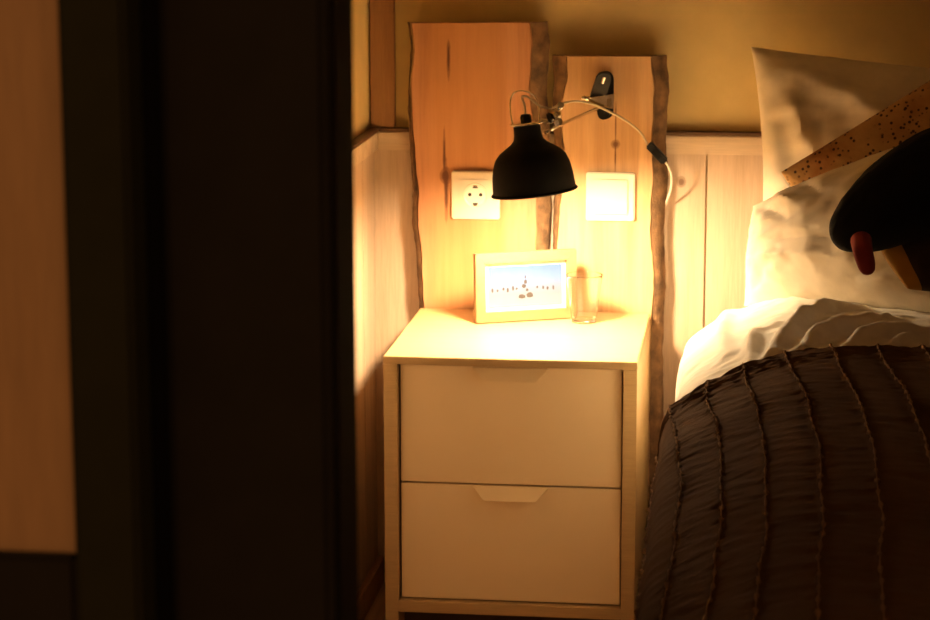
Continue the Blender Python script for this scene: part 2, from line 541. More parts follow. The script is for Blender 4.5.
def live_board(xl_tab, xr_tab, wl_tab, wr_tab, ztop, slope, seed, mat, label):
    """tables of (z, value), ascending z: outer edges and bark widths; slope lifts the left end of the top"""
    xm = 0.5 * (xl_tab[-1][1] + xr_tab[-1][1])
    root = empty('live_edge_board', (xm, -0.03, 0), label, 'board', 'bedside live-edge boards')
    y0, y1 = -0.0205, -0.050
    NZ = 110
    bm = bmesh.new()
    bl, br = bmesh.new(), bmesh.new()
    prev = None
    pbl = pbr = None
    first = last = None
    for i in range(NZ + 1):
        f = i / NZ
        z = f * ztop
        jl = 0.0012 * noise.noise(Vector((seed, z * 28, 0))) + 0.001 * noise.noise(Vector((seed, z * 90, 0)))
        jr = 0.0012 * noise.noise(Vector((seed + 9, z * 28, 0))) + 0.001 * noise.noise(Vector((seed + 9, z * 90, 0)))
        xl = lerp_tab(xl_tab, z) + jl
        xr = lerp_tab(xr_tab, z) + jr
        wl = lerp_tab(wl_tab, z) + 0.0015 * noise.noise(Vector((seed + 3, z * 35, 0)))
        wr = lerp_tab(wr_tab, z) + 0.0015 * noise.noise(Vector((seed + 5, z * 35, 0)))
        a, c = xl + wl, xr - wr

        def zt(xx):
            return z + f * slope * (xm - xx)
        ring = [bm.verts.new((xl + 0.001, y0, zt(xl))), bm.verts.new((a, y1 + 0.001, zt(a))), bm.verts.new((a + 0.001, y1, zt(a))),
                bm.verts.new((c - 0.001, y1, zt(c))), bm.verts.new((c, y1 + 0.001, zt(c))), bm.verts.new((xr - 0.001, y0, zt(xr)))]
        if prev:
            for k in range(6):
                bm.faces.new((prev[k], prev[(k + 1) % 6], ring[(k + 1) % 6], ring[k]))
        else:
            first = ring
        prev = ring
        for bb, e, w, sg in ((bl, xl, wl, 1), (br, xr, wr, -1)):
            row = []
            for q, (fx, fy) in enumerate(((0.0, 0.0), (-0.15, 0.3), (0.12, 0.68), (0.55, 0.93), (1.0, 1.03))):
                n_ = 0.0016 * noise.noise(Vector((seed + q * 3.1, z * 60, e * 50))) + 0.0015 * noise.noise(Vector((seed + q * 7.1, z * 120, e)))
                xx = e + sg * (w * fx) + sg * (-0.001) - sg * abs(n_) * (1 if q < 4 else 0.2)
                yy = y0 + (y1 - y0) * fy - (n_ if q < 4 else 0.0003)
                row.append(bb.verts.new((xx, yy, zt(xx) + 0.0005 * f)))
            old = pbl if bb is bl else pbr
            if old:
                for q in range(4):
                    bb.faces.new((old[q], old[q + 1], row[q + 1], row[q]))
            if i in (0, NZ):
                bb.faces.new(row)
            if bb is bl:
                pbl = row
            else:
                pbr = row
    bm.faces.new(first)
    bm.faces.new(prev)
    from_bm('plank_face', bm, mat, root)
    from_bm('bark_edge', bl, 'bark', root, smooth=True)
    from_bm('bark_edge', br, 'bark', root, smooth=True)
    return root


def tab(pts, y=-0.045):
    r = sorted((PY(px, py, y).z, PY(px, py, y).x) for px, py in pts)
    return [(0.0, r[0][1])] + r


def wid(pts):
    r = sorted((PY(500, py, -0.05).z, w * 0.00163) for py, w in pts)
    return [(0.0, r[0][1])] + r


kx1 = PY(446, 175, -0.05)
kx2 = PY(449, 60, -0.05)
kx3 = PY(616, 144, -0.05)
x1m = 0.5 * (PY(408, 22, -0.045).x + PY(545, 24, -0.045).x)
x2m = 0.5 * (PY(554, 56, -0.045).x + PY(665, 57, -0.045).x)
MAT['board_a'] = M_wood('pine_slab_amber', (0.36, 0.15, 0.065), (0.54, 0.26, 0.13), (0.62, 0.33, 0.18), stretch=(16, 16, 0.9),
                        knots=((kx1.x - x1m, kx1.z, 0.0105, 0.016), (kx2.x - x1m, kx2.z, 0.0038, 0.036), (kx1.x - x1m + 0.001, kx1.z - 0.03, 0.004, 0.06), (kx1.x - x1m - 0.002, kx1.z + 0.03, 0.003, 0.05)),
                        heart=(-0.012, 0.085, (0.54, 0.25, 0.085)))
MAT['board_b'] = M_wood('pine_slab_honey', (0.46, 0.26, 0.11), (0.62, 0.38, 0.19), (0.68, 0.44, 0.24), stretch=(16, 16, 0.9),
                        knots=((kx3.x - x2m, kx3.z, 0.0085, 0.009), (kx3.x - x2m, kx3.z + 0.03, 0.0016, 0.045), (kx3.x - x2m, kx3.z - 0.02, 0.0018, 0.035)))
b1 = live_board(tab([(408, 24), (411, 45), (408, 100), (410, 150), (413, 190), (413, 225), (417, 262), (419, 305)]),
                tab([(544, 24), (546, 45), (543, 90), (546, 130), (546, 160), (548, 215), (546, 260), (545, 305)]),
                wid([(22, 4), (90, 3), (150, 5), (220, 6), (300, 5)]), wid([(22, 14), (90, 14), (150, 13), (240, 11), (300, 10)]),
                PY(475, 23, -0.05).z, -0.012, 1.7, 'board_a', 'taller and wider pine live-edge board carrying the power socket')
b2 = live_board(tab([(554, 56), (556, 75), (553, 110), (557, 150), (555, 200), (553, 250), (556, 300)]),
                tab([(664, 57), (666, 90), (663, 140), (665, 180), (661, 230), (663, 290), (660, 350), (661, 430)]),
                wid([(56, 13), (80, 12), (100, 8), (150, 8), (200, 6), (250, 4), (300, 6)]), wid([(57, 13), (120, 11), (200, 12), (260, 9), (340, 10), (430, 12)]),
                PY(610, 56.5, -0.05).z, -0.004, 6.3, 'board_b', 'shorter narrower pine live-edge board carrying the blank plate and clamp lamp')

# ------------------------------------------------------------------ socket and plate
def wall_plate(name, cxp, cyp, label, cat):
    c = PY(cxp, cyp, -0.058)
    root = empty(name, (c.x, -0.0505, c.z), label, cat)
    s = 0.0405
    bm = box_bm(c.x - s, c.x + s, -0.0590, -0.0505, c.z - s, c.z + s)
    from_bm('cover_frame', bm, 'plastic', root, bevel=0.002)
    return root, c


root, c = wall_plate('power_socket', 475.5, 195.3, 'square cream power socket partly hidden by the lamp shade', 'socket')
s = 0.0275
box('insert', c.x - s, c.x + s, -0.0612, -0.0585, c.z - s, c.z + s, 'plastic', root, 0.0012)
bm = lathe_bm([(0.0165, 0.0), (0.0195, 0.0012), (0.0208, 0.0012), (0.0212, -0.001)], (c.x, -0.0614, c.z), (0, -1, 0), 40)
from_bm('socket_ring', bm, 'plastic', root, smooth=True)
bm = lathe_bm([(0, 0.0), (0.0185, 0.0004), (0.0185, -0.001), (0, -0.001)], (c.x, -0.0612, c.z), (0, -1, 0), 40)
well = from_bm('socket_well', bm, 'white_enamel', root)
for sx_ in (-1, 1):
    bm = lathe_bm([(0, 0.0008), (0.0030, 0.0008), (0.0030, -0.001), (0, -0.001)], (c.x + sx_ * 0.0092, -0.0614, c.z + 0.0015), (0, -1, 0), 16)
    from_bm('pin_hole', bm, 'hole', well)
    box('earth_clip', c.x - 0.003, c.x + 0.003, -0.0630, -0.0610, c.z + sx_ * 0.0160 - 0.0014, c.z + sx_ * 0.0160 + 0.0014, 'chrome', well)
    box('clip_slot', c.x - 0.0042, c.x + 0.0042, -0.0622, -0.0610, c.z + sx_ * 0.0136 - 0.0012, c.z + sx_ * 0.0136 + 0.0012, 'hole', well)

root, c = wall_plate('blank_wall_plate', 610.3, 196.8, 'square cream blank switch plate without holes below the lamp clamp', 'wall plate')
s = 0.0300
box('insert', c.x - s, c.x + s, -0.0612, -0.0585, c.z - s, c.z + s, 'plastic', root, 0.0015)

# ------------------------------------------------------------------ bedside drawers
NX0, NW, NY1, ND, NZT = 0.0, 0.389, -0.057, 0.398, 0.50
NX1, NY0 = NX0 + NW, NY1 - ND
ns = empty('bedside_drawers', (NW / 2, NY1 - ND / 2, 0), 'pale birch bedside cabinet with two cream drawers', 'nightstand')
T = 0.021
box('top_panel', NX0, NX1, NY0, NY1, NZT - 0.012, NZT, 'birch', ns, 0.0012)
box('side_panel', NX0, NX0 + T, NY0 + 0.001, NY1, 0, NZT - 0.012, 'birch', ns, 0.001)
box('side_panel', NX1 - T, NX1, NY0 + 0.001, NY1, 0, NZT - 0.012, 'birch', ns, 0.001)
box('back_panel', NX0 + T, NX1 - T, NY1 - 0.006, NY1, 0.05, NZT - 0.012, 'birch', ns)
box('bottom_panel', NX0 + T, NX1 - T, NY0 + 0.001, NY1 - 0.006, 0.092, 0.110, 'birch', ns, 0.001)
box('plinth', NX0 + T, NX1 - T, NY0 + 0.06, NY0 + 0.075, 0.0, 0.092, 'shadow_gap', ns)
box('gap_shade_sheet', NX0 + T, NX1 - T, NY0 + 0.026, NY0 + 0.030, 0.110, NZT - 0.012, 'shadow_gap', ns)  # added dark sheet that paints the shade behind the drawer gaps
dz0, dz1, dz2 = 0.1125, 0.2985, 0.4855
yfr = NY0 + 0.0135
for z0, z1 in ((dz0, dz1 - 0.0015), (dz1 + 0.0015, dz2)):
    d = box('drawer', NX0 + T + 0.0035, NX1 - T - 0.0025, yfr, yfr + 0.018, z0, z1, 'drawer', ns, 0.0008)
    xc = NX0 + 0.195
    zt_ = z1 - 0.0015
    bm = bmesh.new()
    p = [(xc - 0.060, zt_, 0.0), (xc + 0.060, zt_, 0.0), (xc + 0.041, zt_ - 0.020, 0.0), (xc - 0.041, zt_ - 0.020, 0.0)]
    back = [bm.verts.new((a, yfr + 0.002, b_)) for a, b_, _ in p]
    front = [bm.verts.new((p[0][0] + 0.002, yfr - 0.002, p[0][1])), bm.verts.new((p[1][0] - 0.002, yfr - 0.002, p[1][1])),
             bm.verts.new((p[2][0] - 0.001, yfr - 0.014, p[2][1] + 0.001)), bm.verts.new((p[3][0] + 0.001, yfr - 0.014, p[3][1] + 0.001))]
    bm.faces.new(back)
    bm.faces.new(front)
    for k in range(4):
        bm.faces.new((back[k], back[(k + 1) % 4], front[(k + 1) % 4], front[k]))
    from_bm('finger_pull', bm, 'drawer', d)

# ------------------------------------------------------------------ clamp lamp
LY = -0.32                                       # depth of the shade axis
rim_c = PY(534.5, 191.5, LY)
AX = Vector((-math.sin(math.radians(7.0)), 0.0, math.cos(math.radians(7.0))))
mount = PY(605.5, 95, -0.053)
lamp = empty('clamp_lamp', (mount.x, -0.0505, mount.z), 'black metal clamp lamp with bell shade, lit, fixed to the shorter board', 'lamp')
S = 0.94
outer = [(0.0715, -0.0015), (0.0725, 0.000), (0.0715, 0.0015), (0.0690, 0.003), (0.0685, 0.012), (0.0672, 0.026), (0.0640, 0.042), (0.0590, 0.054),
         (0.0510, 0.063), (0.0400, 0.070), (0.0300, 0.076), (0.0248, 0.082), (0.0228, 0.090), (0.0222, 0.1035), (0.0205, 0.1050), (0.0, 0.1050)]
shade = from_bm('shade', lathe_bm([(r * S, h) for r, h in outer], rim_c, AX, 64), 'black_metal', lamp, smooth=True)
inner = [(0.0708, -0.0008), (0.0676, 0.003), (0.0672, 0.012), (0.0658, 0.026), (0.0626, 0.041), (0.0578, 0.052), (0.0500, 0.061), (0.0392, 0.068), (0.0292, 0.074), (0.0240, 0.081), (0.0200, 0.090), (0.0, 0.090)]
from_bm('shade_lining', lathe_bm([(r * S, h) for r, h in inner], rim_c, AX, 64), 'lining', shade, smooth=True)
blb = from_bm('bulb', lathe_bm([(0.0001, -0.0285)] + [(0.0285 * math.sin(a), -0.0285 * math.cos(a)) for a in np.linspace(0.15, 2.5, 16)] +
                               [(0.013, 0.032), (0.013, 0.034), (0.0001, 0.034)], rim_c + AX * 0.024, AX, 32), 'bulb', lamp, smooth=True)
from_bm('bulb_socket', lathe_bm([(0.0, 0.030), (0.015, 0.030), (0.016, 0.060), (0.0, 0.060)], rim_c + AX * 0.024, AX, 24), 'white_enamel', lamp)
# collar, bail, socket cap
col_c = rim_c + AX * 0.1052
from_bm('collar', lathe_bm([(0.0, 0.0), (0.024, 0.0), (0.0262, 0.0012), (0.0262, 0.0030), (0.024, 0.0042), (0.010, 0.0050), (0.0, 0.0050)], col_c, AX, 40), 'chrome', lamp, smooth=False)
from_bm('socket_cap', lathe_bm([(0.0, 0.004), (0.0085, 0.004), (0.0088, 0.012), (0.0070, 0.016), (0.0, 0.017)], col_c, AX, 24), 'black_plastic', lamp, smooth=True)
W = AX.cross(Vector((0, 1, 0))).normalized() * -1          # across the shade, to the right
if W.x < 0:
    W = -W
bp = [col_c + W * a + AX * h for a, h in ((-0.0215, 0.004), (-0.0225, 0.022), (-0.0205, 0.040), (-0.0135, 0.051), (-0.002, 0.053), (0.012, 0.048), (0.0200, 0.038), (0.0215, 0.022), (0.0205, 0.004))]
from_bm('bail', tube_bm(bp, 0.0013, 8), 'chrome', lamp, smooth=True)
# joint at the end of the arm
jc = PY(556, 115, LY + 0.005)
from_bm('swivel_joint', lathe_bm([(0.0001, -0.0095)] + [(0.0095 * math.sin(a), -0.0095 * math.cos(a)) for a in np.linspace(0.3, 2.85, 12)] + [(0.0001, 0.0095)], jc, (0, 0, 1), 20), 'chrome', lamp, smooth=True)
from_bm('joint_stud', tube_bm([col_c + W * 0.022 + AX * 0.004, PY(549, 121, LY), jc], 0.0036, 10), 'chrome', lamp, smooth=True)
wn = from_bm('wing_nut', lathe_bm([(0.0, -0.004), (0.0055, -0.004), (0.0060, 0.0), (0.0055, 0.004), (0.0, 0.004)], PY(560, 106, LY - 0.004), (0.4, -0.6, 0.6), 14), 'chrome', lamp)
from_bm('joint_washer', lathe_bm([(0.0, -0.002), (0.0085, -0.002), (0.0085, 0.002), (0.0, 0.002)], PY(550, 118, LY - 0.004), (0.9, -0.2, 0.4), 18), 'black_plastic', lamp)
from_bm('tension_knob', lathe_bm([(0.0, -0.005), (0.0065, -0.004), (0.0072, 0.0), (0.0065, 0.004), (0.0, 0.005)], PY(558, 122, LY - 0.010), (0.2, -0.9, 0.2), 18), 'chrome', lamp, smooth=True)
# arm from joint back to the clamp
arm_end = PY(603, 106, -0.085)
from_bm('arm', tube_bm([PY(545, 133, LY), PY(556, 127, LY + 0.006), PY(575, 118, -0.22), arm_end], 0.0026, 10), 'chrome', lamp, smooth=True)


def stadium(c0, ux, uz, hw, hh, ydir, th, n=12):
    pts = []
    for k in range(n + 1):
        a = math.pi * k / n
        pts.append(c0 + ux * (hw * math.cos(a)) + uz * (hh - hw + hw * math.sin(a)))
    for k in range(n + 1):
        a = math.pi + math.pi * k / n
        pts.append(c0 + ux * (hw * math.cos(a)) + uz * (-(hh - hw) + hw * math.sin(a)))
    return prism_bm(pts, ydir * th)


# wall plate of the clamp, the sprung jaw standing off it, its chrome yoke
from_bm('mount_plate', stadium(Vector((mount.x, -0.0506, mount.z)), Vector((1, 0, 0)), Vector((0, 0, 1)), 0.0135, 0.040, Vector((0, -1, 0)), 0.006), 'black_plastic', lamp, bevel=0.001)
jq = PY(600.5, 87, -0.080)
uz = Vector((0.30, -0.30, 0.90)).normalized()
uy = Vector((0.10, -0.93, -0.30)).normalized()
ux = uz.cross(uy).normalized()
jaw = from_bm('clamp_jaw', stadium(jq, ux, uz, 0.0125, 0.030, uy, 0.007), 'black_plastic', lamp, bevel=0.0015)
from_bm('jaw_rivet', lathe_bm([(0.0, 0.0), (0.003, 0.0), (0.0034, 0.012), (0.0, 0.013)], jq + uz * 0.010 + uy * 0.006, uz, 10), 'chrome', jaw, smooth=True)
ya, yb_ = PY(588, 97, -0.092), PY(613, 97, -0.060)
bm = prism_bm([PY(587, 98, -0.095), PY(590, 105, -0.095), PY(613, 109, -0.075), PY(614, 94, -0.075)], (0, 0.004, 0))
from_bm('yoke', bm, 'chrome', lamp, bevel=0.0008)
bm = box_bm(PY(598, 100, -0.07).x, PY(612, 100, -0.07).x, -0.080, -0.056, PY(605, 107, -0.07).z, PY(605, 97, -0.07).z)
from_bm('hinge_block', bm, 'chrome', lamp, bevel=0.002)
from_bm('clamp_screw', lathe_bm([(0.0, -0.005), (0.0040, -0.005), (0.0048, -0.002), (0.0030, 0.0), (0.0048, 0.002), (0.0040, 0.006), (0.0, 0.006)], PY(585, 98, -0.095), (1, 0, -0.15), 16), 'chrome', lamp)
from_bm('lower_jaw', stadium(PY(604, 112, -0.066), Vector((1, 0, 0)), Vector((0, 0, 1)), 0.010, 0.012, Vector((0, -1, 0)), 0.012), 'black_plastic', lamp, bevel=0.0015)
# cord: from the shade over the joint and the clamp to the inline switch, then down beside the board
cordp = [col_c + AX * 0.012, PY(524.5, 105, LY), PY(522, 97.5, LY), PY(528, 97, LY + 0.004), PY(540, 106, LY), PY(552, 108, LY), PY(561, 104, LY - 0.002),
         PY(575, 101.3, -0.24), PY(590, 103.5, -0.165), PY(606, 110, -0.100), PY(625, 120, -0.085), PY(640, 132, -0.078), PY(649, 147, -0.074)]
from_bm('cord', tube_bm(cordp, 0.0019, 8, smooth_n=6), 'cord', lamp, smooth=True)
s0, s1 = PY(648.5, 144, -0.073), PY(665.5, 162, -0.068)
dv = (s1 - s0).normalized()
sv = dv.cross(Vector((0, 1, 0))).normalized()
nv = sv.cross(dv)
bm = bmesh.new()
for sgn, h in ((0, 0),):
    pts = [s0 - sv * 0.0068, s0 + sv * 0.0068, s1 + sv * 0.0068, s1 - sv * 0.0068]
    prism_bm([q + Vector((0, 0.008, 0)) for q in pts], (0, -0.016, 0), bm)
isw = from_bm('inline_switch', bm, 'black_plastic', lamp, bevel=0.0022)
mid = (s0 + s1) / 2
bm = prism_bm([mid - sv * 0.0045 - dv * 0.009 + Vector((0, -0.0075, 0)), mid + sv * 0.0045 - dv * 0.009 + Vector((0, -0.0075, 0)),
               mid + sv * 0.0045 + dv * 0.009 + Vector((0, -0.0075, 0)), mid - sv * 0.0045 + dv * 0.009 + Vector((0, -0.0075, 0))], (0, -0.0025, 0))
from_bm('switch_slider', bm, 'black_metal', isw, bevel=0.0006)
cp2 = [s1, PY(669, 168, -0.066), PY(671.5, 177, -0.062), PY(670.5, 190, -0.055), Vector((0.409, -0.024, 0.675)), Vector((0.398, -0.0155, 0.64)), Vector((0.392, -0.0152, 0.45)), Vector((0.392, -0.0152, 0.2)), Vector((0.392, -0.0155, 0.056))]
from_bm('cord', tube_bm(cp2, 0.0019, 8), 'white_enamel', lamp, smooth=True)

# ------------------------------------------------------------------ picture frame
fa = PZ(476.5, 324.5, NZT)
fb = PZ(560.5, 319.5, NZT)
ang = math.atan2(fb.y - fa.y, fb.x - fa.x)
FWd, FH, FT, FM = 0.174, 0.114, 0.014, 0.0170
fx = Vector((math.cos(ang), math.sin(ang), 0))
lean = math.radians(2.5)
fz = Vector((-math.sin(ang) * math.sin(lean), math.cos(ang) * math.sin(lean), math.cos(lean)))
fn = fx.cross(fz).normalized()                   # towards the viewer
pf = empty('picture_frame', fa + fx * (FWd / 2) - fn * 0.02 + Vector((0, 0, 0.0)), 'small light wooden picture frame holding a pale blue photo, standing on the cabinet', 'picture frame')
O = fa + Vector((0, 0, 0.0015))


def fpt(u, v, w):
    return O + fx * u + fz * v + fn * w


def frame_box(name, u0, u1, v0, v1, w0, w1, mat, parent, bevel=0):
    bm = prism_bm([fpt(u0, v0, w0), fpt(u1, v0, w0), fpt(u1, v1, w0), fpt(u0, v1, w0)], fn * (w1 - w0))
    return from_bm(name, bm, mat, parent, bevel=bevel)


out = [(0, 0), (FWd, 0), (FWd, FH), (0, FH)]
inn = [(FM, FM), (FWd - FM, FM), (FWd - FM, FH - FM), (FM, FH - FM)]
for k in range(4):
    k2 = (k + 1) % 4
    bm = prism_bm([fpt(*out[k], -FT), fpt(*out[k2], -FT), fpt(*inn[k2], -FT), fpt(*inn[k], -FT)], fn * FT)
    from_bm('frame_rail', bm, 'frame', pf, bevel=0.0006)
frame_box('mat_board', FM, FWd - FM, FM, FH - FM, -0.009, -0.0075, 'mat_board', pf)
MU = 0.0065
pr_o = fpt(FM + MU, FM + MU, -0.0074)
# print built upright in its own axes so that its colours run with the picture
PWd, PH = FWd - 2 * FM - 2 * MU, FH - 2 * FM - 2 * MU
bm = prism_bm([(0, 0, 0), (PWd, 0, 0), (PWd, 0, PH), (0, 0, PH)], (0, -0.0008, 0))
bmesh.ops.recalc_face_normals(bm, faces=bm.faces)
me = bpy.data.meshes.new('photo_print')
bm.to_mesh(me)
bm.free()
pr = link('photo_print', me, 'print', pf, pr_o - pf.location)
pr.rotation_euler = Matrix((( fx.x, -fn.x, fz.x), (fx.y, -fn.y, fz.y), (fx.z, -fn.z, fz.z))).to_euler()
rnd = random.Random(4)
bm = bmesh.new()


def ink(u, v, w_, h_):
    k = 7
    vs = [bm.verts.new((u + w_ * math.cos(2 * math.pi * i_ / k + .3) * (0.8 + 0.4 * rnd.random()), -0.0009, v + h_ * math.sin(2 * math.pi * i_ / k + .3) * (0.8 + 0.4 * rnd.random()))) for i_ in range(k)]
    bm.faces.new(vs)


for u, v, w_, h_ in ((0.50, 0.72, 0.010, 0.05), (0.50, 0.60, 0.022, 0.06), (0.48, 0.50, 0.030, 0.05), (0.52, 0.40, 0.020, 0.04), (0.45, 0.24, 0.05, 0.06), (0.56, 0.27, 0.045, 0.07)):
    ink(u * PWd, v * PH, w_ * PWd, h_ * PH)
for u in (0.05, 0.12, 0.20, 0.26, 0.33, 0.38, 0.66, 0.74, 0.80, 0.88):
    ink(u * PWd, (0.40 + 0.06 * rnd.random()) * PH, 0.014 * PWd, (0.03 + 0.04 * rnd.random()) * PH)
me = bpy.data.meshes.new('printed_figures')
bm.to_mesh(me)
bm.free()
link('printed_figures', me, 'print_ink', pr, (0, 0, 0))
frame_box('back_board', FM * 0.6, FWd - FM * 0.6, FM * 0.6, FH - FM * 0.6, -FT - 0.001, -0.0092, 'frame', pf)
st = fpt(FWd / 2, FH * 0.72, -FT - 0.001)
foot = Vector((st.x, st.y, NZT + 0.001)) - Vector((fn.x, fn.y, 0)).normalized() * 0.014
bm = prism_bm([st - fx * 0.012, st + fx * 0.012, foot + fx * 0.02, foot - fx * 0.02], Vector((0, 0, 0)) - fn * 0.0015)
from_bm('easel_leg', bm, 'frame', pf)

# ------------------------------------------------------------------ drinking glass
gc = PZ(584, 322, NZT)
GH = 0.079
gp = [(0.0, 0.0), (0.0185, 0.0), (0.0205, 0.0012)] + [(0.0205 + 0.0098 * f_ ** 1.1, 0.0012 + (GH - 0.0020) * f_) for f_ in np.linspace(0.05, 1, 14)]
gp += [(0.0300, GH), (0.0295, GH - 0.0006)] + [(0.0197 + 0.0098 * f_ ** 1.1, 0.0012 + (GH - 0.0020) * f_) for f_ in np.linspace(0.98, 0.06, 14)] + [(0.0180, 0.0042), (0.0, 0.0040)]
bm = lathe_bm(gp, (gc.x, gc.y, NZT + 0.0003), (0, 0, 1), 48)
gl = from_bm('drinking_glass', bm, 'glass', None, origin=(gc.x, gc.y, NZT), smooth=True)
tag(gl, 'small clear tapered drinking glass in front of the picture frame', 'glass')

# ------------------------------------------------------------------ bed
BX0, BX1, BY0, BY1 = 0.475, 1.845, -2.06, -0.045
bed = empty('bed', ((BX0 + BX1) / 2, (BY0 + BY1) / 2, 0), 'wide bed with a thick mattress pushed against the wainscot', 'bed')
box('bed_frame', BX0, BX1, BY0, BY1, 0.14, 0.30, 'dark_bed', bed, 0.004)
for x_ in (BX0 + 0.01, BX1 - 0.07):
    for y_ in (BY0 + 0.01, BY1 - 0.07):
        box('leg', x_, x_ + 0.06, y_, y_ + 0.06, 0, 0.14, 'dark_bed', bed, 0.003)
box('mattress', BX0 + 0.005, BX1 - 0.005, BY0 + 0.005, BY1 - 0.005, 0.30, 0.495, 'linen', bed, 0.03)

# cross-section of the bedding, left to right (x, z): measured along the blanket hem
prof = [(0.458, 0.30), (0.457, 0.42), (0.457, 0.49), (0.463, 0.530), (0.480, 0.550), (0.500, 0.5635), (0.537, 0.582), (0.58, 0.6005), (0.625, 0.614), (0.70, 0.621),
        (0.80, 0.622), (1.0, 0.625), (1.4, 0.622), (1.70, 0.615), (1.80, 0.585), (1.855, 0.545), (1.872, 0.48), (1.874, 0.30)]
pp = catmull([Vector((a, 0, b_)) for a, b_ in prof], 12)
seg = [0.0]
for a, b_ in zip(pp, pp[1:]):
    seg.append(seg[-1] + (b_ - a).length)
seg = np.array(seg)
PXs = np.array([p_.x for p_ in pp])
PZs = np.array([p_.z for p_ in pp])


def section(s_):
    return np.interp(s_, seg, PXs), np.interp(s_, seg, PZs)


def normals(s_):
    e = 0.006
    x0_, z0_ = section(s_ - e)
    x1_, z1_ = section(s_ + e)
    dx, dz = x1_ - x0_, z1_ - z0_
    l = np.sqrt(dx * dx + dz * dz) + 1e-9
    return -dz / l, dx / l


def fbm(x_, y_, sc, seed, oct_=3):
    return noise.fractal(Vector((x_ * sc, y_ * sc, seed)), 0.8, 2.1, oct_)


def polydist(X, Y, poly):
    best = np.full(X.shape, 9.0)
    tt = np.zeros(X.shape)
    L = len(poly) - 1
    for i_ in range(L):
        ax_, ay_ = poly[i_]
        bx_, by_ = poly[i_ + 1]
        dx, dy = bx_ - ax_, by_ - ay_
        t_ = np.clip(((X - ax_) * dx + (Y - ay_) * dy) / (dx * dx + dy * dy), 0, 1)
        d_ = np.hypot(X - ax_ - t_ * dx, Y - ay_ - t_ * dy)
        k_ = d_ < best
        best[k_] = d_[k_]
        tt[k_] = ((i_ + t_) / L)[k_]
    return best, tt


def grid_mesh(name, V, mat, label, cat, group=None, thick=0.0):
    nr, nc = V.shape[:2]
    org = Vector((float(V[..., 0].mean()), float(V[..., 1].mean()), float(V[..., 2].min())))
    vs = (V.reshape(-1, 3) - np.array(org)).tolist()
    fs = []
    for i_ in range(nr - 1):
        for j in range(nc - 1):
            a = i_ * nc + j
            fs.append((a, a + nc, a + nc + 1, a + 1))
    me = bpy.data.meshes.new(name)
    me.from_pydata(vs, [], fs)
    o = link(name, me, mat, None, org, True)
    if thick:
        md = o.modifiers.new('thickness', 'SOLIDIFY')
        md.thickness = thick
        md.offset = -1
    return tag(o, label, cat, group)


# duvet
ys = np.concatenate([np.linspace(-0.27, -1.0, 170), np.linspace(-1.02, -2.07, 50)])
ss = np.concatenate([np.linspace(0, 0.18, 14), np.linspace(0.185, 0.75, 150), np.linspace(0.76, seg[-1], 60)])
Sg, Yg = np.meshgrid(ss, ys)
Xg, Zg = section(Sg)
nx, nz = normals(Sg)
D = np.zeros_like(Xg)
for i_ in range(Xg.shape[0]):
    for j in range(Xg.shape[1]):
        D[i_, j] = 0.006 * fbm(Xg[i_, j], Yg[i_, j], 9, 3.3) + 0.0024 * fbm(Xg[i_, j] * 0.6 + Yg[i_, j] * 0.5, Yg[i_, j] * 1.4, 26, 8.1)
flat = np.clip((Xg - 0.50) / 0.10, 0, 1)
ridges = [([(752, 350), (752, 330), (756, 306), (775, 301)], 0.012, 0.010),
          ([(766, 350), (778, 332), (792, 318), (806, 308), (830, 301), (860, 302)], 0.024, 0.015),
          ([(800, 338), (815, 328), (845, 319), (885, 311)], 0.024, 0.014),
          ([(842, 342), (860, 332), (890, 326), (928, 323)], 0.021, 0.013),
          ([(880, 344), (905, 336), (935, 334)], 0.018, 0.011),
          ([(728, 345), (722, 322), (726, 300), (740, 288)], 0.010, 0.012)]
for pl_, h_, w_ in ridges:
    poly = []
    for q in pl_:
        p_ = PZ(q[0], q[1], 0.635 if q[0] > 745 else 0.595)
        poly.append((p_.x, p_.y))
    d_, t_ = polydist(Xg, Yg, poly)
    D += h_ * np.exp(-(d_ / w_) ** 2) * (0.35 + 0.65 * np.sin(np.pi * np.clip(t_, 0.04, 0.96)))
under = np.clip((-0.90 - Yg) / 0.03, 0, 1)
D = D * (1 - under) - 0.014 * under
Xd, Zd = Xg + nx * D, Zg + nz * D
# rounded far end
r_ = np.clip((Yg + 0.47) / 0.20, 0, 1)
Zd = Zd - (Zd - 0.45).clip(0) * (r_ ** 2.2) * 0.75
Xd = Xd + 0.045 * r_ ** 2 * np.clip((0.75 - Xg) / 0.3, 0, 1)
grid_mesh('duvet', np.stack([Xd, Yg, Zd], -1), 'linen', 'crumpled white linen duvet showing above the dark bedspread', 'duvet')

# bedspread with stitched tucks
ys = np.concatenate([np.linspace(-0.915, -1.30, 130), np.linspace(-1.303, -2.085, 190)])
ss = np.concatenate([np.linspace(0.02, 0.19, 20), np.linspace(0.193, 0.70, 300), np.linspace(0.704, seg[-1] - 0.02, 150)])
Sg, Yg = np.meshgrid(ss, ys)
Xg, Zg = section(Sg)
nx, nz = normals(Sg)


def shift(y_):
    return np.interp(-y_, [0.90, 1.06, 1.2, 1.45, 1.70, 1.96, 2.1], [-0.026, -0.019, -0.003, 0.004, 0.003, -0.009, -0.014])


def s_of_x(x_):
    k_ = np.argmax(PZs > 0.545)
    return float(np.interp(x_, PXs[k_:len(PXs) - 40], seg[k_:len(PXs) - 40]))


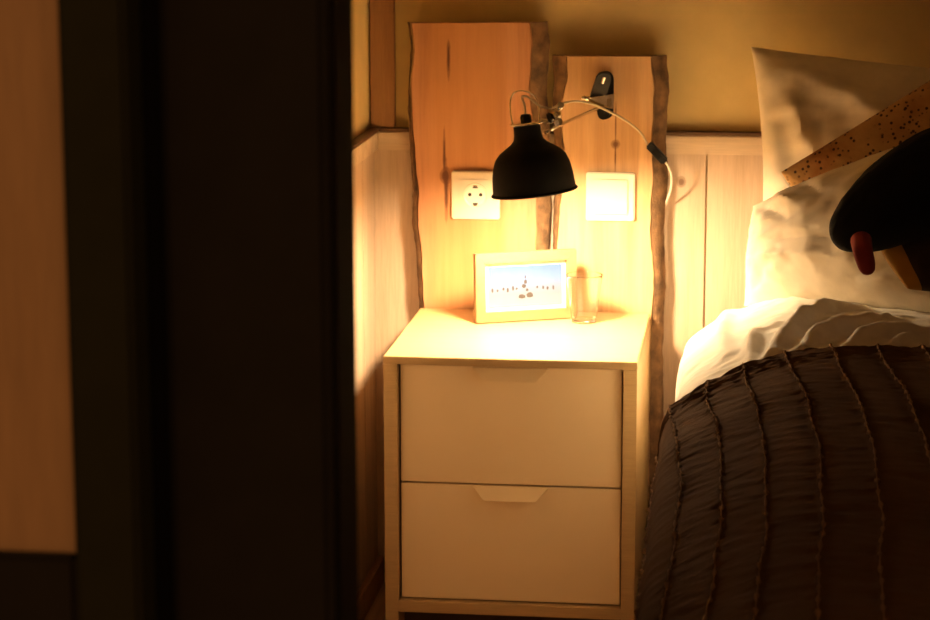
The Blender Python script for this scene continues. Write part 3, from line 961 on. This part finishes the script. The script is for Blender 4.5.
tuck_x = [0.486, 0.531, 0.578, 0.632, 0.690, 0.748, 0.806, 0.864, 0.922, 0.98, 1.04, 1.10, 1.16, 1.22, 1.28, 1.34, 1.40, 1.46, 1.52, 1.58, 1.64]
tuck_s = [s_of_x(x_) for x_ in tuck_x]
tuck_s = [tuck_s[0] - 0.055, tuck_s[0] - 0.11] + tuck_s
D = np.full_like(Xg, 0.010)
Xg = Xg + 0.012 * np.clip((-Yg - 1.05) / 0.8, 0, 1) * np.clip((0.75 - Xg) / 0.25, 0, 1)
near = np.full_like(Xg, 9.0)
tuck_rows = []
for q, ts in enumerate(tuck_s):
    wob = np.array([0.004 * noise.noise(Vector((q * 5.1, float(y_) * 9, 0))) for y_ in ys])[:, None]
    d_ = Sg - (ts + shift(Yg) + wob)
    bead = np.array([0.5 + 0.5 * math.sin(float(y_) * 2 * math.pi / 0.0155 + q * 1.7 + 3 * noise.noise(Vector((q, float(y_) * 20, 2)))) for y_ in ys])[:, None]
    D += (0.0008 + 0.0018 * bead) * np.exp(-(d_ / 0.0032) ** 2)
    tuck_rows.append(ts + shift(ys) + wob[:, 0])
    near = np.minimum(near, np.abs(d_))
for i_ in range(Xg.shape[0]):
    y_ = float(ys[i_])
    hem = math.exp(-((y_ + 0.95) / 0.05) ** 2)
    for j in range(Xg.shape[1]):
        s_ = float(Sg[i_, j])
        puck = math.exp(-(near[i_, j] / 0.016) ** 2)
        D[i_, j] += (0.0018 + 0.0032 * hem) * noise.noise(Vector((s_ * 16, (y_ + 0.5 * s_) * (48 + 30 * hem), 4.0))) + 0.0022 * puck * noise.noise(Vector((s_ * 30, y_ * 150, 1.0))) \
            + 0.005 * noise.noise(Vector((s_ * 7, y_ * 6, 9.0)))
hemr = np.clip((Yg + 0.935) / 0.02, 0, 1)
D = D - 0.012 * hemr ** 2
sag = 0.006 * np.sin(Sg * 9) * 0
Yb = Yg + 0.006 * np.sin(Sg * 23.0) * np.clip((Yg + 1.1) / 0.18, 0, 1)
VB = np.stack([Xg + nx * D, Yb, Zg + nz * D], -1)
spread = grid_mesh('bedspread', np.stack([Xg + nx * D, Yb, Zg + nz * D], -1), 'blanket', 'dark brown bedspread with stitched puckered tucks over the bed', 'bedspread', thick=0.004)


# the stitched line of each tuck: a beaded thread lying on the cloth
for q, row in enumerate(tuck_rows):
    pts, rad = [], []
    for i_ in range(2, len(ys), 2):
        sv_ = float(row[i_])
        if sv_ < ss[0] or sv_ > ss[-1]:
            continue
        p_ = Vector([float(np.interp(sv_, ss, VB[i_, :, k_])) for k_ in range(3)])
        pts.append(p_ + Vector((0.0006 * noise.noise(Vector((q, i_ * 0.9, 0))), 0, 0.0012)))
    if len(pts) < 20:
        continue
    rq = random.Random(q)
    ph_ = rq.random() * 6
    rr = [0.0006 + 0.0030 * max(0.0, math.sin(ph_ + i_ * 1.25 + 1.5 * noise.noise(Vector((q, i_ * 0.13, 5.0))))) ** 2 * (0.5 + 0.5 * rq.random()) for i_ in range(len(pts))]
    bm = tube_bm(pts, lambda f_, rr=rr: rr[min(len(rr) - 1, int(round(f_ * (len(rr) - 1))))], 6, smooth_n=0)
    from_bm('stitched_tuck', bm, 'tuck', spread, smooth=True)


# ------------------------------------------------------------------ pillows and cushions
def cushion(name, TL, TR, BL, BR, t, mat, label, cat, conc=0.05, rnd_=0.0, seed=0.0, wr=0.006, n=70, pw=0.42, folds=(), group=None, matfn=None, sag=0.0):
    TL, TR, BL, BR = map(Vector, (TL, TR, BL, BR))
    N = ((TR - TL) + (BR - BL)).cross((TL - BL) + (TR - BR)).normalized()
    if N.y > 0:
        N = -N
    ctr = (TL + TR + BL + BR) / 4
    org = Vector((ctr.x, ctr.y, min(p_.z for p_ in (TL, TR, BL, BR))))
    verts, idx, faces = [], {}, []
    W_ = ((TR - TL).length + (BR - BL).length) / 2
    for side in (1, -1):
        for i_ in range(n + 1):
            for j in range(n + 1):
                a, b_ = -1 + 2 * i_ / n, -1 + 2 * j / n
                # denser towards the edges
                a, b_ = math.sin(a * math.pi / 2), math.sin(b_ * math.pi / 2)
                edge = i_ in (0, n) or j in (0, n)
                if edge and side == -1:
                    idx[side, i_, j] = idx[1, i_, j]
                    continue
                u, v = a, b_
                u2 = u * (1 - conc * (1 - v * v)) * math.sqrt(1 - rnd_ * v * v / 2)
                v2 = v * (1 - conc * (1 - u * u)) * math.sqrt(1 - rnd_ * u * u / 2)
                fu, fv = (u2 + 1) / 2, (v2 + 1) / 2
                p_ = (BL * (1 - fu) + BR * fu) * (1 - fv) + (TL * (1 - fu) + TR * fu) * fv
                h = max(0.0, (1 - u * u) * (1 - v * v)) ** pw
                rel = min(1.0, h * 1.6)
                d_ = t / 2 * h
                d_ += wr * rel * noise.fractal(Vector((u2 * W_ * 9, v2 * W_ * 9, seed + side)), 0.7, 2.0, 3)
                d_ += 0.35 * wr * rel * noise.fractal(Vector((u2 * W_ * 30 + 3, v2 * W_ * 14, seed + side * 2)), 0.7, 2.0, 2)
                if side == 1:
                    for (fu0, fv0, fu1, fv1, fh, fw) in folds:
                        ex, ey = fu1 - fu0, fv1 - fv0
                        q = max(0, min(1, ((u2 - fu0) * ex + (v2 - fv0) * ey) / (ex * ex + ey * ey)))
                        dd = math.hypot(u2 - fu0 - q * ex, v2 - fv0 - q * ey)
                        d_ += fh * math.exp(-(dd / fw) ** 2) * rel * math.sin(math.pi * (0.1 + 0.8 * q))
                p_ = p_ + N * (side * d_) - Vector((0, 0, 1)) * (sag * (1 - u * u) * (1 + v) / 2)
                idx[side, i_, j] = len(verts)
                verts.append(tuple(p_ - org))
        for i_ in range(n):
            for j in range(n):
                q = [idx[side, i_, j], idx[side, i_ + 1, j], idx[side, i_ + 1, j + 1], idx[side, i_, j + 1]]
                faces.append(q if side == 1 else q[::-1])
    me = bpy.data.meshes.new(name)
    me.from_pydata(verts, [], faces)
    o = link(name, me, mat, None, org, True)
    if matfn:
        for k_, p_ in enumerate(me.polygons):
            p_.material_index = matfn((k_ % (n * n)) // n / n)
    tag(o, label, cat, group)
    o['_n'] = 0
    del o['_n']
    return o, N


# big pillow against the wall
cushion('pillow', PY(751, 47, -0.075), PY(751, 47, -0.075) + Vector((0.66, 0.0, -0.055)), (0.560, -0.235, 0.545), (1.21, -0.235, 0.535), 0.17, 'pillow_linen',
        'ecru linen pillow standing upright against the wainscot', 'pillow', conc=0.055, seed=2.0, wr=0.006,
        folds=((-0.95, 0.9, -0.55, -0.3, 0.016, 0.07), (-0.9, 0.93, -0.2, 0.3, 0.014, 0.08), (-0.75, 0.5, -0.62, -0.1, -0.012, 0.04), (-0.98, 0.7, -0.8, -0.6, 0.010, 0.05)))
# front pillow, slumped
cushion('pillow', PY(753, 206, -0.36), PY(965, 122, -0.52), PY(744, 306, -0.40), PY(985, 316, -0.74), 0.19, 'pillow_linen',
        'slumped ecru linen pillow lying in front of the upright pillow', 'pillow', conc=0.03, seed=7.0, wr=0.006, pw=0.62,
        folds=((-0.8, 0.75, -0.3, 0.1, -0.014, 0.06), (-0.6, 0.8, -0.15, 0.2, 0.012, 0.06), (-0.4, 0.85, 0.05, 0.3, -0.014, 0.05), (-0.9, -0.3, 0.3, -0.55, 0.008, 0.06), (-0.6, -0.1, 0.2, -0.3, -0.007, 0.05)))
# patterned cushion wedged between the two pillows
cT = PY(781, 172, -0.315)
cushion('cushion', cT, cT + Vector((0.36, 0.02, 0.236)), cT + Vector((0.12, -0.02, -0.20)), cT + Vector((0.47, -0.02, 0.02)), 0.07, 'embroidered',
        'gold cushion with dark printed dots wedged between the two pillows', 'cushion', conc=0.02, seed=11.0, wr=0.003)
# black cushion
blk, _ = cushion('cushion', PY(832, 204, -0.74), PY(965, 103, -0.68), PY(828, 262, -0.80), PY(975, 212, -0.80), 0.11, 'black_velvet',
                 'black velvet cushion resting on the slumped pillow', 'cushion', conc=0.0, rnd_=0.85, seed=15.0, wr=0.004, n=50)
pts = [PY(861, 240, -0.83), PY(863, 252, -0.855), PY(866, 263, -0.86), PY(869, 274, -0.855)]
tg = from_bm('tassel', tube_bm(pts, lambda f_: 0.0140 * math.sqrt(max(0.02, 1 - f_ ** 9)) * (1 - 0.2 * f_), 14), 'red_fabric', blk, smooth=True)
tg['label'] = 'soft red tassel'
cushion('cushion', PY(872, 238, -0.735), PY(1000, 190, -0.70), PY(906, 290, -0.775), PY(1005, 294, -0.775), 0.06, ['yellow_fabric', 'umber_fabric'],
        'yellow and umber cushion beneath the black cushion', 'cushion', conc=0.0, rnd_=0.2, seed=21.0, wr=0.003, n=40,
        matfn=lambda f_: 1 if f_ > 0.24 else 0)
